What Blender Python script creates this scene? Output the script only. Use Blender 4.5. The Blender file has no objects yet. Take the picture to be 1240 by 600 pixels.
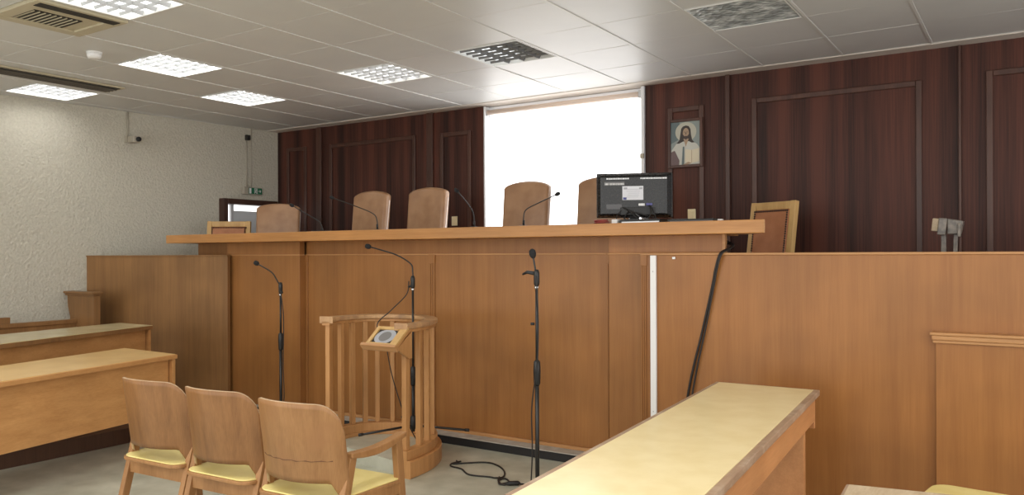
import bpy, math, random
from mathutils import Vector, Matrix
random.seed(7)
scn = bpy.context.scene
COL = scn.collection
R = math.radians

# ------------------------------------------------------------------ helpers
def lin(r, g, b):
    f = lambda c: (c/255/12.92) if c/255 <= .04045 else ((c/255+.055)/1.055)**2.4
    return (f(r), f(g), f(b), 1)

class MB:
    def __init__(s): s.v = []; s.f = []; s.m = []; s.mi = 0; s.sm = []; s.smooth = False
    def add(s, vs, fs):
        o = len(s.v); s.v += [tuple(p) for p in vs]
        for f in fs:
            s.f.append([i+o for i in f]); s.m.append(s.mi); s.sm.append(s.smooth)
    def box(s, x0, y0, z0, x1, y1, z1):
        if x0 > x1: x0, x1 = x1, x0
        if y0 > y1: y0, y1 = y1, y0
        if z0 > z1: z0, z1 = z1, z0
        s.add([(x0,y0,z0),(x1,y0,z0),(x1,y1,z0),(x0,y1,z0),(x0,y0,z1),(x1,y0,z1),(x1,y1,z1),(x0,y1,z1)],
              [(3,2,1,0),(4,5,6,7),(0,1,5,4),(1,2,6,5),(2,3,7,6),(3,0,4,7)])
        return s
    def prism(s, poly, z0, z1):
        n = len(poly)
        a = sum(poly[i][0]*poly[(i+1)%n][1]-poly[(i+1)%n][0]*poly[i][1] for i in range(n))
        if a < 0: poly = poly[::-1]
        s.add([(x,y,z0) for x,y in poly]+[(x,y,z1) for x,y in poly],
              [tuple(range(n-1,-1,-1)), tuple(range(n,2*n))]+[(i,(i+1)%n,n+(i+1)%n,n+i) for i in range(n)])
        return s
    def xz(s, poly, y0, y1):            # polygon in x,z extruded along y
        n = len(poly)
        a = sum(poly[i][0]*poly[(i+1)%n][1]-poly[(i+1)%n][0]*poly[i][1] for i in range(n))
        if a < 0: poly = poly[::-1]
        s.add([(x,y0,z) for x,z in poly]+[(x,y1,z) for x,z in poly],
              [tuple(range(n)), tuple(range(2*n-1,n-1,-1))]+[(i,n+i,n+(i+1)%n,(i+1)%n) for i in range(n)])
        return s
    def yz(s, poly, x0, x1):
        n = len(poly)
        a = sum(poly[i][0]*poly[(i+1)%n][1]-poly[(i+1)%n][0]*poly[i][1] for i in range(n))
        if a < 0: poly = poly[::-1]
        s.add([(x0,y,z) for y,z in poly]+[(x1,y,z) for y,z in poly],
              [tuple(range(n-1,-1,-1)), tuple(range(n,2*n))]+[(i,(i+1)%n,n+(i+1)%n,n+i) for i in range(n)])
        return s
    def bar(s, a, b, w, d, up=(0,0,1)):  # rectangular bar from a to b
        a, b = Vector(a), Vector(b); t = (b-a).normalized(); up = Vector(up)
        if abs(t.dot(up)) > .98: up = Vector((0,1,0))
        r = t.cross(up).normalized(); u = r.cross(t)
        q = [(-w/2,-d/2),(w/2,-d/2),(w/2,d/2),(-w/2,d/2)]
        s.add([a+r*x+u*y for x,y in q]+[b+r*x+u*y for x,y in q],
              [(0,1,2,3),(7,6,5,4),(0,4,5,1),(1,5,6,2),(2,6,7,3),(3,7,4,0)])
        return s
    def tube(s, pts, r, n=8):
        pts = [Vector(p) for p in pts]; rs = r if isinstance(r, (list, tuple)) else [r]*len(pts)
        ring = []; u = None
        for i, p in enumerate(pts):
            t = (pts[min(i+1,len(pts)-1)]-pts[max(i-1,0)]).normalized()
            if u is None:
                u = t.orthogonal().normalized()
            u = (u - t*u.dot(t)).normalized(); w = t.cross(u)
            ring.append([p+(u*math.cos(2*math.pi*k/n)+w*math.sin(2*math.pi*k/n))*rs[i] for k in range(n)])
        vs = [q for rg in ring for q in rg]; fs = []
        for i in range(len(pts)-1):
            for k in range(n):
                fs.append((i*n+k, i*n+(k+1)%n, (i+1)*n+(k+1)%n, (i+1)*n+k))
        fs.append(tuple(range(n-1,-1,-1))); fs.append(tuple(range((len(pts)-1)*n, len(pts)*n)))
        sm = s.smooth; s.smooth = True; s.add(vs, fs); s.smooth = sm
        return s
    def lathe(s, prof, c=(0,0,0), n=20):   # prof: (r,z) list bottom to top
        vs = []; fs = []
        for r, z in prof:
            for k in range(n):
                a = 2*math.pi*k/n; vs.append((c[0]+r*math.cos(a), c[1]+r*math.sin(a), c[2]+z))
        for i in range(len(prof)-1):
            for k in range(n):
                fs.append((i*n+k, i*n+(k+1)%n, (i+1)*n+(k+1)%n, (i+1)*n+k))
        fs.append(tuple(range(n-1,-1,-1))); fs.append(tuple(range((len(prof)-1)*n, len(prof)*n)))
        sm = s.smooth; s.smooth = True; s.add(vs, fs); s.smooth = sm
        return s
    def ball(s, c, r, n=12, sx=1, sy=1, sz=1):
        prof = [(max(1e-4, r*math.sin(math.pi*i/8)), -r*math.cos(math.pi*i/8)) for i in range(9)]
        o = len(s.v); s.lathe(prof, (0,0,0), n)
        for i in range(o, len(s.v)):
            x, y, z = s.v[i]; s.v[i] = (c[0]+x*sx, c[1]+y*sy, c[2]+z*sz)
        return s
    def arc(s, c, r0, r1, a0, a1, z0, z1, n=40):  # ring segment
        vs = []; fs = []
        for i in range(n+1):
            a = R(a0+(a1-a0)*i/n); ca, sa = math.cos(a), math.sin(a)
            vs += [(c[0]+r0*ca,c[1]+r0*sa,z0),(c[0]+r1*ca,c[1]+r1*sa,z0),(c[0]+r1*ca,c[1]+r1*sa,z1),(c[0]+r0*ca,c[1]+r0*sa,z1)]
        for i in range(n):
            b = i*4
            for k in range(4):
                fs.append((b+k, b+4+k, b+4+(k+1)%4, b+(k+1)%4)[::-1])
        fs.append((0,1,2,3)); fs.append((n*4+3,n*4+2,n*4+1,n*4))
        s.add(vs, fs); return s
    def xf(s, M):
        s.v = [tuple(M @ Vector(p)) for p in s.v]; return s
    def build(s, name, mat, parent=None, bevel=0, world=True, seg=2):
        me = bpy.data.meshes.new(name)
        vs = s.v
        loc = Vector((0,0,0))
        if parent is not None and world:
            M = pm(parent).inverted(); vs = [tuple(M @ Vector(p)) for p in vs]
        me.from_pydata(vs, [], s.f)
        for m in (mat if isinstance(mat, (list, tuple)) else [mat]): me.materials.append(m)
        for p, mi, sm in zip(me.polygons, s.m, s.sm): p.material_index = mi; p.use_smooth = sm
        me.update()
        o = bpy.data.objects.new(name, me); COL.objects.link(o)
        if parent is not None: o.parent = parent
        if bevel:
            b = o.modifiers.new('bevel', 'BEVEL'); b.width = bevel; b.segments = seg; b.limit_method = 'ANGLE'; b.angle_limit = R(40)
        return o

def pm(o):   # matrix from loc/rot without depsgraph, walks parents
    M = Matrix.LocRotScale(o.location, o.rotation_euler, None)
    return (pm(o.parent) @ M) if o.parent else M

def thing(name, label, cat, loc=(0,0,0), rz=0, group=None):
    o = bpy.data.objects.new(name, None); COL.objects.link(o)
    o.location = loc; o.rotation_euler = (0,0,rz); o.empty_display_size = .05
    o['label'] = label; o['category'] = cat
    if group: o['group'] = group
    return o
def tag(o, label, cat, group=None):
    o['label'] = label; o['category'] = cat
    if group: o['group'] = group
    return o
def struct(o): o['kind'] = 'structure'; return o
def recenter(o):   # put a single-mesh thing's origin at its base
    vs = [v.co for v in o.data.vertices]
    c = Vector(((min(v.x for v in vs)+max(v.x for v in vs))/2, (min(v.y for v in vs)+max(v.y for v in vs))/2, min(v.z for v in vs)))
    for v in o.data.vertices: v.co -= c
    o.location = c; return o
def dup(root, loc, rz, label, group=None):
    r = root.copy(); COL.objects.link(r); r.location = loc; r.rotation_euler = (0,0,rz); r['label'] = label
    if group: r['group'] = group
    def kids(a, b):
        for ch in [q for q in bpy.data.objects if q.parent == a]:
            c = ch.copy(); COL.objects.link(c); c.parent = b; kids(ch, c)
    kids(root, r)
    return r
def spline(P, k=8):
    P = [Vector(p) for p in P]; out = []
    for i in range(len(P)-1):
        p0, p1, p2, p3 = P[max(i-1,0)], P[i], P[i+1], P[min(i+2,len(P)-1)]
        for j in range(k):
            t = j/k
            out.append(.5*((2*p1)+(p2-p0)*t+(2*p0-5*p1+4*p2-p3)*t*t+(3*p1-p0-3*p2+p3)*t**3))
    out.append(P[-1]); return out

# ------------------------------------------------------------------ materials
def nodes(name):
    m = bpy.data.materials.new(name); m.use_nodes = True
    nt = m.node_tree; return m, nt, nt.nodes['Principled BSDF']
def plain(name, c, rough=.5, metal=0, emit=None, es=0, spec=.5):
    m, nt, p = nodes(name)
    p.inputs['Base Color'].default_value = c; p.inputs['Roughness'].default_value = rough; p.inputs['Metallic'].default_value = metal
    p.inputs['Specular IOR Level'].default_value = spec
    if emit: p.inputs['Emission Color'].default_value = emit; p.inputs['Emission Strength'].default_value = es
    # slight unevenness so that no surface is a dead flat colour
    n = nt.nodes.new('ShaderNodeTexNoise'); n.inputs['Scale'].default_value = 60
    t = nt.nodes.new('ShaderNodeTexCoord'); nt.links.new(t.outputs['Object'], n.inputs['Vector'])
    mp = nt.nodes.new('ShaderNodeMapRange'); mp.inputs['To Min'].default_value = max(0, rough-.06); mp.inputs['To Max'].default_value = min(1, rough+.06)
    nt.links.new(n.outputs['Fac'], mp.inputs['Value']); nt.links.new(mp.outputs['Result'], p.inputs['Roughness'])
    return m
def wood(name, ca, cb, scale=(14,14,.7), rough=.42, patch=.25, bump=.05, spec=.4, rot=(0,0,0), wear=None):
    m, nt, p = nodes(name); L = nt.links.new
    t = nt.nodes.new('ShaderNodeTexCoord'); mp = nt.nodes.new('ShaderNodeMapping')
    mp.inputs['Scale'].default_value = scale; mp.inputs['Rotation'].default_value = rot
    L(t.outputs['Object'], mp.inputs['Vector'])
    n = nt.nodes.new('ShaderNodeTexNoise'); n.inputs['Scale'].default_value = 1; n.inputs['Detail'].default_value = 5; n.inputs['Roughness'].default_value = .6; n.inputs['Distortion'].default_value = .3
    L(mp.outputs['Vector'], n.inputs['Vector'])
    n3 = nt.nodes.new('ShaderNodeTexNoise'); n3.inputs['Scale'].default_value = 9; n3.inputs['Detail'].default_value = 2
    L(mp.outputs['Vector'], n3.inputs['Vector'])
    ad = nt.nodes.new('ShaderNodeMix'); ad.inputs['Factor'].default_value = .3
    L(n.outputs['Fac'], ad.inputs['A']); L(n3.outputs['Fac'], ad.inputs['B'])
    cr = nt.nodes.new('ShaderNodeValToRGB'); cr.color_ramp.elements[0].position = .3; cr.color_ramp.elements[1].position = .7
    cr.color_ramp.elements[0].color = ca; cr.color_ramp.elements[1].color = cb
    L(ad.outputs['Result'], cr.inputs['Fac'])
    n2 = nt.nodes.new('ShaderNodeTexNoise'); n2.inputs['Scale'].default_value = 2.2; n2.inputs['Detail'].default_value = 2
    L(t.outputs['Object'], n2.inputs['Vector'])
    hs = nt.nodes.new('ShaderNodeHueSaturation')
    r2 = nt.nodes.new('ShaderNodeMapRange'); r2.inputs['From Min'].default_value = .3; r2.inputs['From Max'].default_value = .7
    r2.inputs['To Min'].default_value = 1-patch; r2.inputs['To Max'].default_value = 1+patch
    L(n2.outputs['Fac'], r2.inputs['Value']); L(r2.outputs['Result'], hs.inputs['Value']); L(cr.outputs['Color'], hs.inputs['Color'])
    src = hs.outputs['Color']
    if wear:
        nw = nt.nodes.new('ShaderNodeTexNoise'); nw.inputs['Scale'].default_value = 7; nw.inputs['Detail'].default_value = 6
        L(t.outputs['Object'], nw.inputs['Vector'])
        rw = nt.nodes.new('ShaderNodeMapRange'); rw.inputs['From Min'].default_value = .5; rw.inputs['From Max'].default_value = .68
        L(nw.outputs['Fac'], rw.inputs['Value'])
        mx = nt.nodes.new('ShaderNodeMix'); mx.data_type = 'RGBA'
        L(rw.outputs['Result'], mx.inputs['Factor']); L(src, mx.inputs['A']); mx.inputs['B'].default_value = wear
        src = mx.outputs['Result']
    L(src, p.inputs['Base Color'])
    p.inputs['Roughness'].default_value = rough; p.inputs['Specular IOR Level'].default_value = spec
    b = nt.nodes.new('ShaderNodeBump'); b.inputs['Strength'].default_value = bump; b.inputs['Distance'].default_value = .01
    L(ad.outputs['Result'], b.inputs['Height']); L(b.outputs['Normal'], p.inputs['Normal'])
    return m
def mottled(name, ca, cb, scale=6, rough=.6, bump=0, bscale=60, bdist=.01, spec=.5, detail=5, lo=.35, hi=.65):
    m, nt, p = nodes(name); L = nt.links.new
    t = nt.nodes.new('ShaderNodeTexCoord')
    n = nt.nodes.new('ShaderNodeTexNoise'); n.inputs['Scale'].default_value = scale; n.inputs['Detail'].default_value = detail
    L(t.outputs['Object'], n.inputs['Vector'])
    cr = nt.nodes.new('ShaderNodeValToRGB'); cr.color_ramp.elements[0].position = lo; cr.color_ramp.elements[1].position = hi
    cr.color_ramp.elements[0].color = ca; cr.color_ramp.elements[1].color = cb
    L(n.outputs['Fac'], cr.inputs['Fac']); L(cr.outputs['Color'], p.inputs['Base Color'])
    p.inputs['Roughness'].default_value = rough; p.inputs['Specular IOR Level'].default_value = spec
    if bump:
        nb = nt.nodes.new('ShaderNodeTexNoise'); nb.inputs['Scale'].default_value = bscale; nb.inputs['Detail'].default_value = 4
        L(t.outputs['Object'], nb.inputs['Vector'])
        b = nt.nodes.new('ShaderNodeBump'); b.inputs['Strength'].default_value = bump; b.inputs['Distance'].default_value = bdist
        L(nb.outputs['Fac'], b.inputs['Height']); L(b.outputs['Normal'], p.inputs['Normal'])
    return m

M = {}
M['veneer'] = wood('oak_veneer', lin(140,93,50), lin(161,111,62), (16,16,.5), .38, .13)
M['veneer_red'] = wood('beech_veneer', lin(145,95,50), lin(166,113,62), (14,14,.5), .36, .14)
M['wing'] = wood('old_oak_veneer', lin(122,88,54), lin(152,111,68), (14,14,.45), .45, .15)
M['trim'] = wood('light_oak_trim', lin(166,118,74), lin(196,148,98), (1.2,40,40), .4, .08)
M['worktop'] = wood('worktop_oak', lin(166,114,64), lin(196,144,88), (.8,24,24), .33, .12)
M['desk_top'] = mottled('pale_desk_laminate', lin(214,176,114), lin(226,190,130), 5, .3)
M['desk_face'] = wood('desk_face_beech', lin(172,122,72), lin(200,150,96), (18,.4,18), .4, .08)
M['desk_olive'] = mottled('worn_desk_laminate', lin(198,182,140), lin(208,194,154), 4, .22)
M['table_top'] = mottled('yellow_laminate', lin(238,220,168), lin(246,230,182), 9, .28, detail=8)
M['table_edge'] = wood('worn_table_edge', lin(150,122,100), lin(176,148,122), (30,3,30), .5, .12, wear=lin(190,168,146))
M['apron'] = wood('table_apron', lin(186,128,82), lin(208,150,100), (14,.7,14), .42, .1)
M['ply'] = wood('chair_plywood', lin(130,91,54), lin(164,121,78), (22,22,1.2), .38, .16, wear=lin(146,104,66))
M['ply_dark'] = wood('chair_plywood_darker', lin(116,78,45), lin(150,107,66), (22,22,1.2), .38, .18)
M['ply_edge'] = wood('plywood_edge', lin(176,146,112), lin(206,180,146), (20,20,60), .5, .15)
M['chair_wood'] = wood('chair_beech', lin(142,100,60), lin(176,130,84), (10,10,2), .42, .15)
M['lectern'] = wood('lectern_beech', lin(170,122,74), lin(198,148,96), (20,20,1.2), .4, .12)
M['lectern_rail'] = wood('worn_rail', lin(172,132,92), lin(206,166,122), (14,14,6), .4, .12, wear=lin(160,126,96))
M['seat_vinyl'] = mottled('yellow_vinyl', lin(226,208,132), lin(236,220,150), 8, .42)
M['grey_wood'] = wood('weathered_wood', lin(170,146,116), lin(206,188,160), (18,3,18), .5, .12)
M['leather'] = mottled('tan_leather', lin(150,112,80), lin(166,128,94), 7, .34, .12, 160, .004)
M['leather_brown'] = mottled('brown_leather', lin(162,100,58), lin(182,120,76), 6, .38, .12, 160, .004)
M['frame_wood'] = wood('chair_frame_oak', lin(190,150,92), lin(214,176,116), (12,12,1), .42, .1)
M['nail'] = plain('nail_brass', lin(62,38,28), .5, .1)
M['white_trim'] = plain('pale_seam', lin(225,210,200), .5)
M['black'] = plain('black_plastic', lin(28,28,28), .45)
M['black_metal'] = plain('black_metal', lin(30,29,28), .38)
M['rubber'] = plain('black_cable', lin(34,30,28), .55)
M['chrome'] = plain('chrome', lin(200,200,200), .25, 1)
M['grille'] = plain('mic_foam', lin(30,30,32), .9)
M['monitor'] = plain('monitor_shell', lin(17,17,19), .28)
M['sticker'] = plain('grey_sticker', lin(110,110,112), .5)
M['silver'] = plain('silver', lin(190,190,190), .3, .8)
M['paper'] = plain('white_paper', lin(225,226,232), .8)
M['ink_blue'] = plain('blue_ink', lin(70,78,140), .7)
M['ink_grey'] = plain('grey_ink', lin(170,172,178), .8)
M['beige'] = plain('beige_plastic', lin(240,228,188), .5)
M['white'] = plain('white_plastic', lin(236,236,236), .45)
M['louvre_lit_tone'] = plain('louvre_lit_tone', lin(186,188,190), .35)
M['louvre_dim_tone'] = plain('louvre_dim_tone', lin(112,114,116), .3)
M['red'] = plain('red_cable', lin(150,60,55), .5)
M['green'] = plain('exit_green', lin(30,110,75), .5)
M['door_brown'] = wood('door_frame_brown', lin(66,44,36), lin(84,58,46), (12,12,.8), .45, .1)
M['door_leaf'] = plain('door_leaf', lin(238,244,248), .5)
M['plaster'] = mottled('rough_plaster', lin(192,187,172), lin(202,197,182), 45, .9, .8, 42, .018, .2)
M['floor'] = mottled('worn_lino', lin(166,167,150), lin(200,200,184), 5, .32, .05, 30, .004, .45, 8, .3, .7)
M['platform'] = wood('platform_brown', lin(72,48,34), lin(92,64,46), (14,14,.6), .5, .1)
M['plinth'] = plain('black_plinth', lin(34,33,34), .6)
M['ledge'] = mottled('dusty_ledge', lin(166,160,150), lin(186,180,170), 12, .7)
M['podium'] = mottled('podium_carpet', lin(96,70,58), lin(110,82,68), 30, .95)
M['ceil'] = mottled('metal_tile', lin(204,204,202), lin(210,210,207), 2, .42, 0, spec=.5)
M['tbar'] = plain('ceiling_bar', lin(210,209,205), .45)
M['cornice'] = plain('cornice_white', lin(212,204,194), .5)
M['vent'] = plain('vent_frame', lin(186,176,150), .5)
M['vent_dark'] = plain('vent_dark', lin(46,42,36), .7)
M['mirror'] = plain('louvre_mirror', lin(206,210,214), .22, .9)
M['pan'] = plain('fixture_white', lin(225,225,222), .4)
M['gold_white'] = plain('blind_tube', lin(222,204,190), .45)
M['window_white'] = plain('window_white', lin(230,232,236), .4)
M['hook_grey'] = mottled('greyish_metal', lin(104,98,92), lin(150,140,128), 20, .35)
M['cam'] = plain('camera_grey', lin(176,168,152), .5)

def emis(name, c, s):
    m = bpy.data.materials.new(name); m.use_nodes = True; nt = m.node_tree
    nt.nodes.clear(); e = nt.nodes.new('ShaderNodeEmission'); o = nt.nodes.new('ShaderNodeOutputMaterial')
    e.inputs['Color'].default_value = c; e.inputs['Strength'].default_value = s
    nt.links.new(e.outputs[0], o.inputs[0]); return m
M['tube_bright'] = emis('tube_bright', (1,.99,.97,1), 5)
M['tube_mid'] = emis('tube_mid', (1,.99,.97,1), 1.7)
M['tube_low'] = emis('tube_low', (.95,.98,1,1), .75)
M['tube_off'] = plain('tube_off', lin(180,180,176), .4)
M['blind'] = emis('lit_blind', (1,.985,.97,1), 1.7)

def panelling():
    m, nt, p = nodes('sapele_panelling'); L = nt.links.new
    t = nt.nodes.new('ShaderNodeTexCoord'); mp = nt.nodes.new('ShaderNodeMapping'); mp.inputs['Scale'].default_value = (7,7,.05)
    L(t.outputs['Object'], mp.inputs['Vector'])
    n = nt.nodes.new('ShaderNodeTexNoise'); n.inputs['Scale'].default_value = 1; n.inputs['Detail'].default_value = 2
    L(mp.outputs['Vector'], n.inputs['Vector'])
    mp2 = nt.nodes.new('ShaderNodeMapping'); mp2.inputs['Scale'].default_value = (90,90,1.5); L(t.outputs['Object'], mp2.inputs['Vector'])
    n2 = nt.nodes.new('ShaderNodeTexNoise'); n2.inputs['Scale'].default_value = 1; n2.inputs['Detail'].default_value = 3; L(mp2.outputs['Vector'], n2.inputs['Vector'])
    ad = nt.nodes.new('ShaderNodeMix'); ad.inputs['Factor'].default_value = .35; L(n.outputs['Fac'], ad.inputs['A']); L(n2.outputs['Fac'], ad.inputs['B'])
    cr = nt.nodes.new('ShaderNodeValToRGB'); cr.color_ramp.elements[0].position = .38; cr.color_ramp.elements[1].position = .62
    cr.color_ramp.elements[0].color = lin(46,28,24); cr.color_ramp.elements[1].color = lin(94,55,44)
    L(ad.outputs['Result'], cr.inputs['Fac']); L(cr.outputs['Color'], p.inputs['Base Color'])
    p.inputs['Roughness'].default_value = .45; p.inputs['Specular IOR Level'].default_value = .22
    return m
M['panelling'] = panelling()
M['mould'] = wood('sapele_moulding', lin(62,40,33), lin(92,60,48), (10,10,.8), .36, .12)

# ------------------------------------------------------------------ dimensions (metres)
CZ = 3.07                                   # ceiling
GX = [-.012-.6285*k for k in range(15)]     # ceiling grid lines, descending
GY = [4.9+.612*k for k in range(-11, 4)]    # up to 6.736
YW = 6.9                                    # back wall
def wall_x(y): return -8.1-.34*(6.9-y)/3.6  # left wall, a little out of square

# ------------------------------------------------------------------ room shell
o = struct(MB().box(-9.2,-2.6,-.1,3,7.1,0).build('floor', M['floor']))

# ceiling light cells: x, y, look, label
cells = [(-5.0405,2.452,'mid','large louvred ceiling light beside the air conditioning grille, cut off at the photo top edge'),
 (-6.2975,3.676,'bright','lit louvred ceiling light with four bright rows, nearest the round smoke detector'),
 (-8.183,3.676,'bright','lit louvred ceiling light tucked between dark slot vent and rough left wall'),
 (-6.926,4.9,'bright','lit louvred ceiling light left of centre, above the left dark panelling, smallest in its row'),
 (-5.0405,4.9,'mid2','evenly glowing greyish louvred ceiling light, second from left in the row by the back wall'),
 (-3.7835,4.9,'half','half dark louvred ceiling light in front of the bright window'),
 (-1.898,4.9,'prism','dull grey ceiling light with flat prismatic cover on the right')]
ac_cell = (-5.669, 2.452)
holes = {(round(c[0],2), round(c[1],2)) for c in cells} | {(round(ac_cell[0],2), round(ac_cell[1],2))}
mb = MB()
for i in range(len(GX)-1):
    x1, x0 = GX[i], GX[i+1]
    for j in range(len(GY)-1):
        y0, y1 = GY[j], GY[j+1]
        if any(abs(hx-x0) < .06 and abs(hy-y0) < .06 for hx, hy in holes): continue
        g = .007; h = .03
        tilt = random.uniform(-.0012,.0012); tz = random.uniform(-.0012,.0012)
        a = [(x0+g,y0+g,CZ+.004+tilt),(x1-g,y0+g,CZ+.004-tilt),(x1-g,y1-g,CZ+.004-tilt+tz),(x0+g,y1-g,CZ+.004+tilt+tz)]
        b = [(x0+.002,y0+.002,CZ+.02),(x1-.002,y0+.002,CZ+.02),(x1-.002,y1-.002,CZ+.02),(x0+.002,y1-.002,CZ+.02)]
        mb.add(a+b, [(3,2,1,0),(0,1,5,4),(1,2,6,5),(2,3,7,6),(3,0,4,7)])
mb.mi = 1
for x in GX: mb.box(x-.008,GY[0],CZ-.001,x+.011,GY[-1],CZ+.006)
for y in GY: mb.box(GX[-1],y-.005,CZ+.003,GX[0],y+.005,CZ+.007)
mb.mi = 2
mb.box(-9.2,GY[-1]+.008,CZ-.004,3,7.0,CZ+.05)               # smooth border along the back wall
mb.box(GX[0]+.011,-2.6,CZ-.004,3,GY[-1]+.008,CZ+.05)
mb.box(-9.2,-2.6,CZ+.12,GX[0],7.0,CZ+.16)                  # slab above the tiles
struct(mb.build('ceiling', [M['ceil'], M['tbar'], M['cornice']]))

# back wall with a window opening
WX0, WX1, WZ0, WZ1 = -4.84, -3.04, 1.15, 3.06
mb = MB()
mb.box(-8.4,YW,0,WX0,YW+.12,CZ); mb.box(WX1,YW,0,3,YW+.12,CZ); mb.box(WX0,YW,0,WX1,YW+.12,WZ0); mb.box(WX0,YW+.1,WZ1,WX1,YW+.12,CZ)
struct(mb.build('wall_back', M['panelling']))
# mouldings of the panelling
def moulding(name, rects, strips):
    mb = MB()
    for x0, x1, zt in rects:
        w, d = .045, .018
        mb.box(x0,YW-d,.95,x0+w,YW,zt); mb.box(x1-w,YW-d,.95,x1,YW,zt); mb.box(x0+w,YW-d,zt-w,x1-w,YW,zt)
    for x0, x1 in strips: mb.box(x0,YW-.03,.9,x1,YW,CZ-.004)
    return struct(mb.build(name, M['mould'], None, .006))
moulding('trim_1', [(-7.92,-7.56,2.85),(-7.16,-5.80,2.84),(-5.45,-5.03,2.83)], [(-7.37,-7.29),(-5.63,-5.545)])
moulding('trim_2', [(-2.80,-2.46,2.83),(-2.035,-.72,2.835),(-.295,1.2,2.85)], [(-2.262,-2.222),(-.475,-.455)])

# left wall, door opening near the corner
mb = MB()
def lw(y0, y1, z0, z1):
    mb.prism([(wall_x(y0),y0),(wall_x(y1),y1),(wall_x(y1)-.12,y1),(wall_x(y0)-.12,y0)], z0, z1)
DY0, DY1, DZ = 6.13, 6.86, 2.135
lw(-2.6,DY0,0,CZ+.1); lw(DY0,DY1,DZ,CZ+.1); lw(DY1,7.0,0,CZ+.1)
struct(mb.build('wall_left', M['plaster']))
mb = MB()
fx = wall_x(6.5)
for y0, y1, z0, z1 in ((DY0-.055,DY0+.01,0,DZ+.05),(DY1-.01,DY1+.03,0,DZ+.05),(DY0+.01,DY1-.01,DZ-.015,DZ+.05)):
    mb.box(fx-.13,y0,z0,fx+.05,y1,z1)
d = struct(mb.build('door_1', M['door_brown'], None, .004))
# the leaf, pale and standing a little open: gap of daylight at the near side
mb = MB(); mb.bar((fx-.10,DY1-.02,1.03),(fx-.13,DY0+.17,1.03),.035,2.04)
leaf = mb.build('door_leaf', M['door_leaf'], d, .003)
mb = MB(); mb.bar((fx-.075,DY0+.27,1.0),(fx-.075,DY0+.4,1.0),.02,.02); mb.build('door_handle', M['chrome'], d, .004)
mb = MB(); mb.box(fx-.1,DY0+.13,0,fx-.06,DY0+.17,DZ-.015); mb.build('door_stop', M['window_white'], d)

# podium behind the judges' bench and platform under the left benches
struct(MB().box(-8.05,5.2,0,2.6,6.88,.9).build('floor_podium', M['podium']))
struct(MB().prism([(wall_x(0)+.02,0),(-6.06,0),(-6.06,4.52),(wall_x(4.45)+.02,4.45)],0,.12).build('floor_platform', M['platform'], None, .004))

# window: frame, glass, sill; blind hangs in front
mb = MB()
for x0, x1, z0, z1 in ((WX0,WX0+.05,WZ0,WZ1),(WX1-.05,WX1,WZ0,WZ1),(WX0+.05,WX1-.05,WZ0,WZ0+.05),(WX0+.05,WX1-.05,WZ1-.05,WZ1),(-3.97,-3.91,WZ0+.05,WZ1-.05)):
    mb.box(x0,YW+.05,z0,x1,YW+.10,z1)
wf = struct(mb.build('window_1', M['window_white'], None, .004))
MB().box(WX0+.05,YW+.07,WZ0+.05,WX1-.05,YW+.076,WZ1-.05).build('window_pane', emis('daylit_pane', (1,.99,.98,1), 2.0), wf)
mb = MB(); mb.box(WX0-.012,YW-.03,WZ0,WX0+.008,YW+.05,WZ1); mb.box(WX1-.02,YW-.03,WZ0,WX1+.012,YW+.05,WZ1); mb.build('window_trim', M['window_white'], wf, .003)
MB().box(WX0,YW-.06,WZ0-.03,WX1,YW+.05,WZ0).build('window_sill', M['window_white'], wf, .004)
bl = thing('roller_blind', 'white roller blind pulled down over the bright window behind the judges', 'blind', (-3.94,YW+.03,WZ0))
MB().box(WX0+.035,YW+.028,1.2,WX1-.075,YW+.031,2.99).build('blind_fabric', M['blind'], bl)
MB().tube([(WX0+.015,YW+.012,2.995),(WX1-.05,YW+.012,2.995)], .027, 14).build('roller_tube', M['gold_white'], bl)
mb = MB(); mb.box(WX1-.05,YW-.02,2.955,WX1-.022,YW+.045,3.03); mb.build('bracket', M['silver'], bl, .003)
mb = MB(); mb.box(WX0+.009,YW-.01,2.96,WX0+.022,YW+.045,3.03); mb.build('bracket', M['silver'], bl, .003)
MB().box(WX0+.035,YW+.015,1.18,WX1-.075,YW+.045,1.2).build('bottom_bar', M['window_white'], bl)
c = MB().box(-3.06,YW-.055,2.385,-3.025,YW-.03,2.43).build('blind_chain_holder', M['cam'], None, .004)
tag(recenter(c), 'small grey cord holder on the right edge of the window', 'cord holder')

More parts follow.
